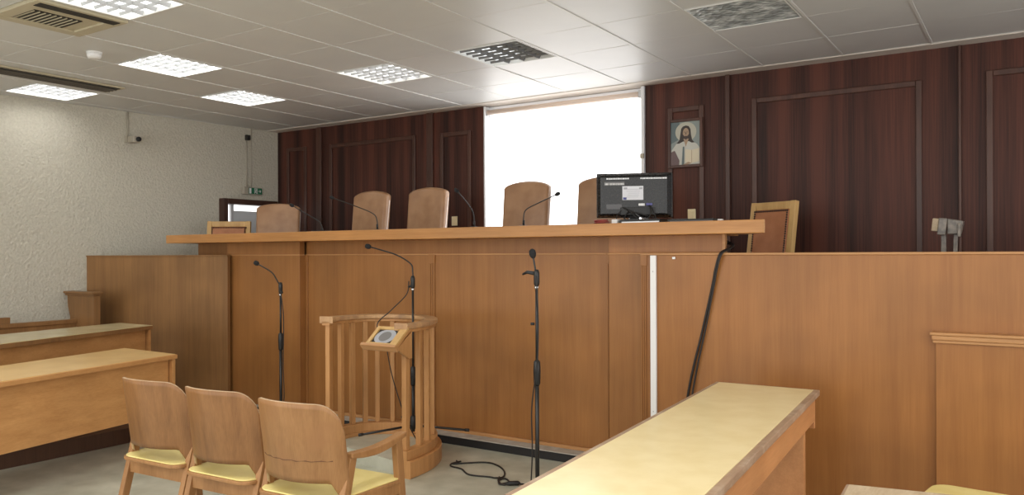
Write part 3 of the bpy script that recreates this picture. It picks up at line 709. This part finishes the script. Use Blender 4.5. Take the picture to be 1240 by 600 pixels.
# grey bracket on posts behind the right partition
t = thing('bracket_stand', 'greyish metal bracket head on two posts rising behind the right partition', 'stand', (-.46,6.0,ZP))
mb = MB(); mb.bar((-.505,6.0,ZP),(-.50,6.0,1.70),.03,.03); mb.build('post', M['hook_grey'], t, .004)
mb = MB(); mb.bar((-.45,6.02,ZP),(-.43,6.02,1.69),.025,.025); mb.build('post', M['hook_grey'], t, .004)
mb = MB(); mb.bar((-.548,5.97,1.64),(-.538,5.97,1.725),.045,.06); mb.build('clamp_block', M['grey_wood'], t, .006)
mb = MB(); mb.bar((-.51,5.96,1.615),(-.498,5.96,1.725),.05,.07); mb.build('clamp_block', M['hook_grey'], t, .006)
mb = MB(); mb.add([(-.475,5.94,1.62),(-.40,5.94,1.62),(-.383,5.94,1.705),(-.475,5.94,1.722),(-.475,6.05,1.62),(-.40,6.05,1.62),(-.383,6.05,1.705),(-.475,6.05,1.722)],
      [(0,1,2,3),(7,6,5,4),(0,4,5,1),(1,5,6,2),(2,6,7,3),(3,7,4,0)]); mb.build('head_plate', M['hook_grey'], t, .005)
MB().box(-.415,5.90,1.60,-.395,5.94,1.69).build('lever', M['hook_grey'], t, .006)

# ------------------------------------------------------------------ curved witness lectern
c = (-4.05,4.39); LR = .40
BALUSTERS = [(1.6,.044),(5.8,.04),(9.3,.036),(13.5,.036),(28.5,.036),(32,.036),(34.8,.036),(38,.036),(41.5,.036),(46.2,.05)]
lec = thing('witness_lectern', 'curved wooden witness stand with spindle balustrade in front of the bench', 'witness stand', (c[0],c[1],0))
path = [Vector((p.x,p.y)) for p in spline([(x,y,0) for x, y in ((-3.55,4.06),(-3.558,4.2),(-3.59,4.35),(-3.66,4.51),(-3.78,4.66),(-3.93,4.755),(-4.08,4.785),(-4.23,4.765),(-4.35,4.69),(-4.43,4.58),(-4.46,4.45),(-4.455,4.33),(-4.43,4.22))], 4)]
def strip(wi, wo, z0, z1, p=path):          # band along the curved path, wi inward and wo outward
    nrm = []
    for k in range(len(p)):
        t = (p[min(k+1,len(p)-1)]-p[max(k-1,0)]).normalized(); nrm.append(Vector((t.y,-t.x)))
    vs = []; fs = []
    for q, nn in zip(p, nrm):
        a_, b_ = q-nn*wi, q+nn*wo
        vs += [(a_.x,a_.y,z0),(b_.x,b_.y,z0),(b_.x,b_.y,z1),(a_.x,a_.y,z1)]
    for k in range(len(p)-1):
        b_ = k*4
        for e_ in range(4): fs.append((b_+e_, b_+(e_+1)%4, b_+4+(e_+1)%4, b_+4+e_)[::-1])
    m_ = (len(p)-1)*4; fs.append((0,1,2,3)[::-1]); fs.append((m_,m_+1,m_+2,m_+3))
    mb = MB(); mb.add(vs, fs); return mb
strip(.05,.07,0,.115).build('plinth', M['lectern'], lec, .006)
strip(.036,.04,.115,.18).build('base_ring', M['lectern'], lec, .004)
mb = MB(); mb.prism([(q.x+(c[0]-q.x)*.13,q.y+(c[1]-q.y)*.13) for q in path],0,.09); mb.build('step_floor', M['floor'], lec)
strip(.03,.03,.975,.997).build('under_rail', M['lectern'], lec, .003)
strip(.05,.045,.997,1.03).build('handrail', M['lectern_rail'], lec, .009)
def at_path(q):
    k = int(q); f_ = q-k; return path[k].lerp(path[min(k+1,len(path)-1)], f_)
for q, w in BALUSTERS:
    v = at_path(q); t2 = (at_path(min(q+.5,len(path)-1.001))-at_path(max(q-.5,0))).normalized()
    MB().bar((v.x,v.y,.18),(v.x,v.y,.975),w,.038,(t2.y,-t2.x,0)).build('baluster', M['lectern'], lec, .004)
# reading ledge with its picture
br = bx = None
x0, x1 = -3.77, -3.50
yl, yh, zl, zh = 3.945, 4.085, .885, 1.0
U = Vector((0,yh-yl,zh-zl)).normalized(); N = Vector((0,-U.z,U.y)); Lh = math.hypot(yh-yl,zh-zl)
def bd(mb, u0, v0, u1, v1, h0, h1):   # box on the sloped board, u along x, v up the slope, h off it
    o = Vector((0,yl,zl)); pts = []
    for h in (h0,h1):
        for (u,v) in ((u0,v0),(u1,v0),(u1,v1),(u0,v1)):
            p = o+U*v+N*h; pts.append((u,p.y,p.z))
    mb.add(pts, [(3,2,1,0),(4,5,6,7),(0,1,5,4),(1,2,6,5),(2,3,7,6),(3,0,4,7)]); return mb
board = bd(MB(), x0,0,x1,Lh,-.018,0).build('reading_board', M['lectern'], lec, .003)
bd(MB(), x0-.02,-.018,x1+.02,.006,-.02,.03).build('ledge_lip', M['trim'], board, .003)
mb = MB()
for a in ((x0,.012,x0+.03,Lh),(x1-.06,.012,x1,Lh),(x0+.03,.012,x1-.06,.03),(x0+.03,Lh-.025,x1-.06,Lh)): bd(mb, *a, 0, .014)
mb.build('picture_frame', M['frame_wood'], board, .002)
pm_ = [M['vent_dark'], M['ink_grey'], plain('print_grey', lin(120,118,116), .5)]
mb = MB(); bd(mb, x0+.03,.03,x1-.06,Lh-.025,0,.004)
uc, vc = (x0+x1-.03)/2, (Lh+.005)/2
for mi, ru, rv, h in ((1,.088,.068,.006),(2,.05,.045,.0075)):
    mb.mi = mi; o = Vector((0,yl,zl)); vs = []
    for k in range(20):
        a = 2*math.pi*k/20; p = o+U*(vc+rv*math.sin(a))+N*h; vs.append((uc+ru*math.cos(a),p.y,p.z))
    mb.add(vs, [tuple(range(20))])
mb.build('picture', pm_, board)
mb = MB(); mb.yz([(yl+.02,zl-.01),(yh+.04,zh-.02),(yh+.04,.80),(yh+.01,.80)], x1-.03, x1-.008); mb.build('support_bracket', M['lectern'], board, .003)
mb = MB(); mb.bar((-3.60,yh-.01,.985),(-3.60,yh+.08,.985),.06,.02); mb.build('hinge_block', M['lectern'], board, .003)

# ------------------------------------------------------------------ floor microphone stands
def mic_stand(label, x, y, z0, zc, ztop, neck, legang, legr=.26, zt=.016, zh=.15):
    t = thing('microphone_stand', label, 'microphone stand', (x,y,z0), 0, 'black floor microphone stands')
    mb = MB(); mb.lathe([(.022,.10),(.026,.13),(.022,.19),(.014,.20)], (x,y,z0), 14); mb.build('leg_hub', M['black'], t)
    for a in legang:
        ca, sa = math.cos(R(a)), math.sin(R(a))
        leg = MB().tube([(x+ca*.015,y+sa*.015,z0+zh),(x+ca*legr,y+sa*legr,z0+zt)], .009, 8).build('leg', M['black_metal'], t)
        MB().tube([(x+ca*(legr-.02),y+sa*(legr-.02),z0+zt+.002),(x+ca*(legr+.012),y+sa*(legr+.012),z0+zt)], .012, 8).build('rubber_foot', M['rubber'], leg)
    MB().tube([(x,y,z0+.08),(x,y,zc-.07)], .0125, 12).build('lower_pole', M['black_metal'], t)
    MB().tube([(x,y,zc),(x,y,ztop-.05)], .0085, 12).build('upper_pole', M['black_metal'], t)
    MB().lathe([(.014,-.085),(.019,-.075),(.021,0),(.019,.05),(.010,.06)], (x,y,zc), 14).build('clutch', M['black'], t)
    MB().lathe([(.0125,0),(.0135,.005),(.0135,.012),(.012,.015)], (x,y,ztop-.05), 14).build('chrome_ring', M['chrome'], t)
    MB().lathe([(.012,-.035),(.017,-.02),(.017,.04),(.011,.06)], (x,y,ztop), 12).build('clip', M['black'], t)
    P = [(x,y,ztop+.04)]+neck
    mic = MB().tube(spline(P), .0055, 8).build('gooseneck', M['black_metal'], t)
    d = (Vector(P[-1])-Vector(P[-2])).normalized(); e = Vector(P[-1])
    MB().tube([e-d*.03,e-d*.02,e-d*.005,e+d*.015,e+d*.026], [.008,.016,.021,.019,.006], 12).build('foam_windshield', M['grille'], mic)
    return t
s1 = mic_stand('black microphone stand left of the curved witness stand, behind the chairs', -5.185,4.44,0,.80,1.215, [(-5.21,4.44,1.27),(-5.24,4.44,1.305),(-5.30,4.44,1.36),(-5.485,4.44,1.432)], (80,200,320))
MB().tube([(-5.185,4.44,1.21),(-5.155,4.43,1.19)], .01, 8).build('clamp_knob', M['black'], s1)
MB().tube(spline([(-5.17,4.42,1.23),(-5.14,4.43,1.0),(-5.145,4.43,.6),(-5.14,4.43,.3),(-5.16,4.38,.06)]), .004, 6).build('lead', M['rubber'], s1)
s2 = mic_stand('black microphone stand at the right, between witness stand and yellow topped table', -2.38,3.89,0,0.833,1.351, [(-2.3863,3.89,1.4031),(-2.3953,3.89,1.4470),(-2.4069,3.89,1.5045)], (133,253,13), .24)
mb = MB(); mb.tube([(-2.3863,3.89,1.3878),(-2.4428,3.89,1.3959),(-2.4743,3.89,1.3824)], [.012,.010,.006], 10); mb.build('swivel_arm', M['black'], s2)
MB().tube(spline([(-2.372,3.872,1.375),(-2.36,3.872,1.15),(-2.366,3.872,.89),(-2.405,3.872,.62),(-2.403,3.872,.35),(-2.42,3.865,.02)]), .004, 6).build('lead', M['rubber'], s2)
MB().tube([(-2.39,3.88,1.10),(-2.41,3.872,1.10)], .008, 8).build('clamp_knob', M['black'], s2)
s3 = mic_stand('black microphone stand with bent gooseneck rising inside the curved witness stand', -3.905,4.6,.09,.60,1.28, [(-3.905,4.6,1.37),(-3.925,4.6,1.43),(-4.06,4.6,1.495),(-4.22,4.6,1.535),(-4.36,4.6,1.565)], (22,142,245), .42, .105, .125)
MB().tube(spline([(-3.93,4.585,1.30),(-3.95,4.58,1.2),(-4.02,4.48,1.08),(-4.08,4.40,.98),(-4.02,4.42,.85),(-3.98,4.45,.6),(-3.9,4.5,.3),(-3.84,4.56,.12)]), .004, 6).build('lead', M['rubber'], s3)
MB().tube([(-3.905,4.6,1.27),(-3.94,4.59,1.255)], .009, 8).build('clamp_knob', M['black'], s3)

# floor lead with its plug
cord = [(-3.50,4.60,.006),(-3.47,4.57,.006),(-3.46,4.524,.006),(-3.3,4.67,.006),(-3.174,4.65,.006),(-3.05,4.55,.006),(-2.98,4.43,.006),(-3.01,4.38,.007),(-3.061,4.381,.006),(-3.209,4.355,.006),(-3.335,4.44,.006),(-3.44,4.46,.006),(-3.48,4.52,.006),(-3.46,4.60,.006)]
t = thing('microphone_cable', 'thin black cable looping over the floor right of the witness stand', 'cable', (-3.2,4.45,0))
MB().tube(spline(cord), .006, 6).build('loop', M['rubber'], t)
MB().tube(spline([(-2.99,4.40,.012),(-2.95,4.33,.008),(-2.90,4.29,.007),(-2.88,4.35,.007),(-2.94,4.40,.007),(-2.96,4.36,.007),(-2.91,4.28,.008),(-2.86,4.28,.009)]), .006, 6).build('tail', M['rubber'], t)
MB().tube([(-2.86,4.28,.014),(-2.84,4.30,.016),(-2.80,4.335,.016),(-2.79,4.345,.014)], [.008,.015,.015,.007], 10).build('connector', M['black'], t)
o = MB().tube(spline([(-2.79,4.345,.01),(-2.765,4.36,.006),(-2.75,4.33,.006),(-2.70,4.25,.006)]), .006, 6).build('lead_end', M['rubber'], t)

# ------------------------------------------------------------------ plywood armchairs (backs to the camera)
def armchair(label, crack=False):
    t = thing('plywood_armchair', label, 'chair', (0,0,0), 0, 'plywood armchairs in a row')
    A = R(47); Rr = .252/math.sin(A); y_end = -.135
    NS, NT = 36, 14
    vs = []; fs = []
    def ss(a, b, x): x = min(1, max(0, (x-a)/(b-a))); return x*x*(3-2*x)
    for i in range(NS+1):
        s = -1+2*i/NS; q = abs(s)
        top = .868-.012*q*q-.125*(1-math.sqrt(max(0,1-max(0,(q-.62)/.38)**2)))
        bot = .515-.068*ss(.70,.86,q)+.03*max(0,(q-.90)/.10)**2
        for j in range(NT+1):
            z = bot+(top-bot)*j/NT; a = s*A
            y = y_end-(Rr*math.cos(a)-Rr*math.cos(A))-.14*(z-.5)
            vs.append((Rr*math.sin(a), y, z))
    for i in range(NS):
        for j in range(NT):
            k = i*(NT+1)+j; fs.append((k,k+NT+1,k+NT+2,k+1))
    mb = MB(); mb.smooth = True; mb.add(vs, fs)
    b = mb.build('backrest', [M['ply'] if crack else M['ply_dark'], M['ply_edge']], t, 0, False)
    so = b.modifiers.new('thick', 'SOLIDIFY'); so.thickness = .012; so.offset = 0
    so.use_even_offset = True; so.material_offset_rim = 1
    if crack:
        pts = []
        for k in range(19):
            s = -.72+1.5*k/18; a = s*A; z = .607+.0022*math.sin(k*2.1)+.0004*k
            rr = Rr+.0056; pts.append((rr*math.sin(a), y_end-(rr*math.cos(a)-Rr*math.cos(A))-.14*(z-.5), z))
        MB().tube(pts, [.0008+.0018*abs(math.sin(k*1.3)) for k in range(19)], 6).build('crack', plain('crack_dark', lin(96,62,40), .8), b, 0, False)
    # seat: plywood shell with a vinyl top
    def outline(g):
        pts = []
        for cx, cy, r, s0 in ((.205-g,.20-g,.05,0),(-.205+g,.20-g,.05,90),(-.165+g,-.17+g,.07,180),(.165-g,-.17+g,.07,270)):
            for k in range(7): a = R(s0+15*k); pts.append((cx+r*math.cos(a), cy+r*math.sin(a)))
        return pts
    mb = MB(); mb.prism(outline(0), .425, .442); mb.build('seat_shell', M['chair_wood'], t, .004, False)
    mb = MB(); mb.prism(outline(.008), .442, .449); mb.build('seat_pad', M['seat_vinyl'], t, .003, False)
    for s in (-1,1):
        mb = MB(); mb.bar((s*.232,-.27,0),(s*.232,-.105,.625),.034,.044,(0,1,0)); mb.build('rear_leg', M['chair_wood'], t, .004, False)
        mb = MB(); mb.bar((s*.234,.27,0),(s*.234,.205,.64),.034,.044,(0,1,0)); mb.build('front_leg', M['chair_wood'], t, .004, False)
        mb = MB(); mb.bar((s*.234,-.135,.395),(s*.234,.222,.405),.026,.06); mb.build('side_rail', M['chair_wood'], t, .003, False)
        mb = MB(); n = 10; top = []; bot = []
        for k in range(n+1):
            y = -.13+.385*k/n; zt = .638+.022*(k/n)**1.5-.012*math.sin(math.pi*k/n); top.append((y,zt)); bot.append((y,zt-.022-.014*math.sin(math.pi*k/n)))
        mb.yz(top+bot[::-1], s*.234-.024, s*.234+.024); mb.build('armrest', M['chair_wood'], t, .005, False)
    mb = MB(); mb.box(-.217,-.185,.345,.217,-.163,.42); mb.build('rear_rail', M['chair_wood'], t, .003, False)
    mb = MB(); mb.box(-.217,.205,.36,.217,.227,.42); mb.build('front_rail', M['chair_wood'], t, .003, False)
    return t
ch = armchair('plywood armchair at the right end of the row, dark crack across its backrest', True)
ch.location = (-2.735,2.62,0); ch.rotation_euler = (0,0,R(3))
ch2 = armchair('middle plywood armchair of the row of three, between the other two')
ch2.location = (-3.295,2.635,0); ch2.rotation_euler = (0,0,R(3))
ch3 = dup(ch2, (-3.835,2.635,0), R(3), 'plywood armchair at the left end of the row, beside the pale front desk')

# ------------------------------------------------------------------ left desks and pew
def desk(name, label, FR, FN, BR, BN, z0, ztop, tt, top, face, panel_z0, edge):
    t = thing(name, label, 'desk', ((FR[0]+BN[0])/2,(FR[1]+BN[1])/2,z0), 0, 'long desks along the left side')
    MB().prism([FR,FN,BN,BR], ztop-tt, ztop-.004).build('top_edge', edge, t, .003)
    cx, cy = (FR[0]+FN[0]+BR[0]+BN[0])/4, (FR[1]+FN[1]+BR[1]+BN[1])/4
    ins = lambda p: (p[0]+(.012 if p[0] < cx else -.012), p[1]+(.012 if p[1] < cy else -.012))
    MB().prism([ins(p) for p in (FR,FN,BN,BR)], ztop-.004, ztop).build('top_laminate', top, t)
    f = Vector((FR[0]-FN[0],FR[1]-FN[1],0)).normalized(); b = Vector((BR[0]-FR[0],BR[1]-FR[1],0)).normalized()
    a = Vector((*FR,0)); e = Vector((*FN,0))
    def quad(p, q, w): 
        p2, q2 = p+b*w, q+b*w; return [(p.x,p.y),(q.x,q.y),(q2.x,q2.y),(p2.x,p2.y)]
    MB().prism(quad(a+b*.055-f*.05, e+b*.055+f*.05, .022), panel_z0, ztop-tt).build('modesty_panel', face, t, .003)
    dep = (Vector((*BR,0))-a).length
    for p, sgn in ((a,-1),(e,1)):
        q = [p+b*.012+f*sgn*.012, p+b*(dep*.78)+f*sgn*.012, p+b*(dep*.78)+f*sgn*.042, p+b*.012+f*sgn*.042]
        MB().prism([(v.x,v.y) for v in q], z0, ztop-tt).build('end_board', face, t, .003)
    return t
desk('front_desk', 'pale oak topped front desk at the left, nearest the three armchairs', (-5.453,3.676), (-4.97,1.46), (-6.19,3.70), (-5.63,1.46), 0, .75, .035, M['desk_top'], M['desk_face'], .30, M['desk_face'])
desk('second_desk', 'olive topped second desk at the left, raised behind the front desk', (-6.782,4.32), (-6.05,2.0), (-7.303,4.32), (-6.85,2.0), .12, .86, .04, M['desk_olive'], M['desk_face'], .13, M['wing'])

pw = thing('pew', 'dark wooden pew along the rough left wall with tall capped end panel', 'pew', (-8.0,3.2,.12))
mb = MB(); mb.xz([(-8.285,1.10),(-8.27,.98),(-8.23,.88),(-8.23,.12),(-7.81,.12),(-7.81,1.10)],4.33,4.37); mb.build('end_panel', M['wing'], pw, .003)
mb = MB(); mb.box(-8.30,4.315,1.10,-7.77,4.40,1.118); mb.box(-8.315,4.305,1.118,-7.755,4.41,1.14); mb.build('cap', M['wing'], pw, .004)
MB().box(-7.81,4.325,.12,-7.775,4.39,1.10).build('end_stile', M['wing'], pw, .003)
mb = MB(); mb.box(-8.14,1.0,.30,-8.10,4.33,.82); mb.build('backrest', M['wing'], pw, .003)
mb = MB(); mb.box(-8.155,1.0,.82,-8.085,4.33,.86); mb.build('top_rail', M['wing'], pw, .004)
mb = MB(); mb.box(-8.10,1.0,.50,-7.72,4.33,.54); mb.build('seat', M['wing'], pw, .004)
mb = MB(); mb.box(-8.15,3.60,.86,-8.09,3.70,.92); mb.build('post_cap', M['wing'], pw, .004)
for yy in (1.1,2.6): MB().box(-8.1,yy,.12,-7.76,yy+.04,.50).build('leg', M['wing'], pw, .003)

# ------------------------------------------------------------------ tables in the foreground
def table(name, label, FL, FR, NR, NL, zt, top, edge, apron, inset=.028):
    t = thing(name, label, 'table', ((FL[0]+NR[0])/2,(FL[1]+NR[1])/2,0))
    MB().prism([FL,FR,NR,NL], zt-.034, zt-.003).build('edge_frame', edge, t, .004)
    cx, cy = (FL[0]+NR[0])/2, (FL[1]+NR[1])/2
    ins = lambda p, d: (p[0]+(d if p[0] < cx else -d), p[1]+(d if p[1] < cy else -d))
    MB().prism([ins(p, inset) for p in (FL,FR,NR,NL)], zt-.004, zt).build('laminate_top', top, t)
    q = [ins(p, .02) for p in (FL,FR,NR,NL)]
    def side(a, b, nm, z0, th=.022):
        A, B = Vector((*a,0)), Vector((*b,0)); n = (B-A).normalized().cross(Vector((0,0,1)))*th
        if n.dot(Vector((cx,cy,0))-A) < 0: n = -n
        MB().prism([(A.x,A.y),(B.x,B.y),(B.x+n.x,B.y+n.y),(A.x+n.x,A.y+n.y)], z0, zt-.034).build(nm, apron, t, .003)
    side(q[1], q[2], 'side_apron', zt-.17); side(q[0], q[3], 'side_apron', zt-.17); side(q[0], q[1], 'end_apron', zt-.21); side(q[3], q[2], 'end_apron', zt-.21)
    for yy in (FL[1]-.17, NL[1]+.2):
        k = (FL[1]-yy)/(FL[1]-NL[1]); xl = FL[0]+(NL[0]-FL[0])*k+.05; xr = FR[0]+(NR[0]-FR[0])*k-.05
        MB().box(xl,yy-.02,0,xr,yy+.02,zt-.034).build('leg_panel', apron, t, .003)
    return t
table('long_table', 'long narrow table with yellow laminate top in the foreground', (-1.562,4.565), (-.985,4.58), (-.74,1.1), (-1.325,1.1), .75, M['table_top'], M['table_edge'], M['apron'])
table('bare_table', 'greyish worn wooden table corner at the bottom right edge of the photo', (-.514,2.765), (.25,2.90), (.25,1.75), (-.46,1.75), .75, M['grey_wood'], M['table_edge'], M['apron'], .012)

st = thing('stool', 'low seat with a yellow top between the bare table corner and the right partition', 'stool', (-.20,3.84,0), R(-8))
mb = MB(); pts = []
for cx, cy, s0 in ((.14,.14,0),(-.14,.14,90),(-.14,-.14,180),(.14,-.14,270)):
    for k in range(7): a = R(s0+15*k); pts.append((cx+.08*math.cos(a), cy+.08*math.sin(a)))
mb.prism(pts, .425, .445); mb.build('seat_frame', M['chair_wood'], st, .004, False)
mb = MB(); mb.prism([(x*.95,y*.95) for x,y in pts], .445, .455); mb.build('seat_pad', M['seat_vinyl'], st, .003, False)
for sx in (-1,1):
    for sy in (-1,1):
        mb = MB(); mb.bar((sx*.19,sy*.19,0),(sx*.16,sy*.16,.425),.034,.034); mb.build('leg', M['chair_wood'], st, .003, False)

# ------------------------------------------------------------------ light
w = bpy.data.worlds.new('World'); scn.world = w; w.use_nodes = True
bg = w.node_tree.nodes['Background']; bg.inputs['Color'].default_value = (1,.985,.96,1); bg.inputs['Strength'].default_value = 1.0

# fill lamps added overhead out of view, standing in for unseen ceiling lights
for x in (-5.36,-3.47,-1.58,.6):
    for y in (1.5,-.8):
        l = bpy.data.lights.new('added_ceiling_fill', 'AREA'); l.size = .55; l.energy = 9; l.color = (1,.985,.95)
        lo = bpy.data.objects.new('added_ceiling_fill', l); COL.objects.link(lo); lo.location = (x,y,CZ-.01)
# ------------------------------------------------------------------ camera
cam = bpy.data.cameras.new('camera'); co = bpy.data.objects.new('camera', cam); COL.objects.link(co)
cam.sensor_width = 36; cam.lens = 36*965/1240; cam.shift_y = 8/1240; cam.clip_start = .05
th = math.atan(632/965); rl = .004
f = Vector((-math.sin(th), math.cos(th), 0)); rt = Vector((math.cos(th), math.sin(th), 0)); up = Vector((0,0,1))
r2 = rt*math.cos(rl)-up*math.sin(rl); u2 = up*math.cos(rl)+rt*math.sin(rl)
co.matrix_world = Matrix(((r2.x,u2.x,-f.x,0),(r2.y,u2.y,-f.y,0),(r2.z,u2.z,-f.z,1.5),(0,0,0,1)))
scn.camera = co
vs = scn.view_settings
scn.display_settings.display_device = 'sRGB'
vs.view_transform = 'Standard'; vs.look = 'None'; vs.gamma = 1; vs.use_curve_mapping = False; vs.exposure = 1.16
scn.cycles.use_denoising = True
scn.cycles.max_bounces = 8; scn.cycles.diffuse_bounces = 5
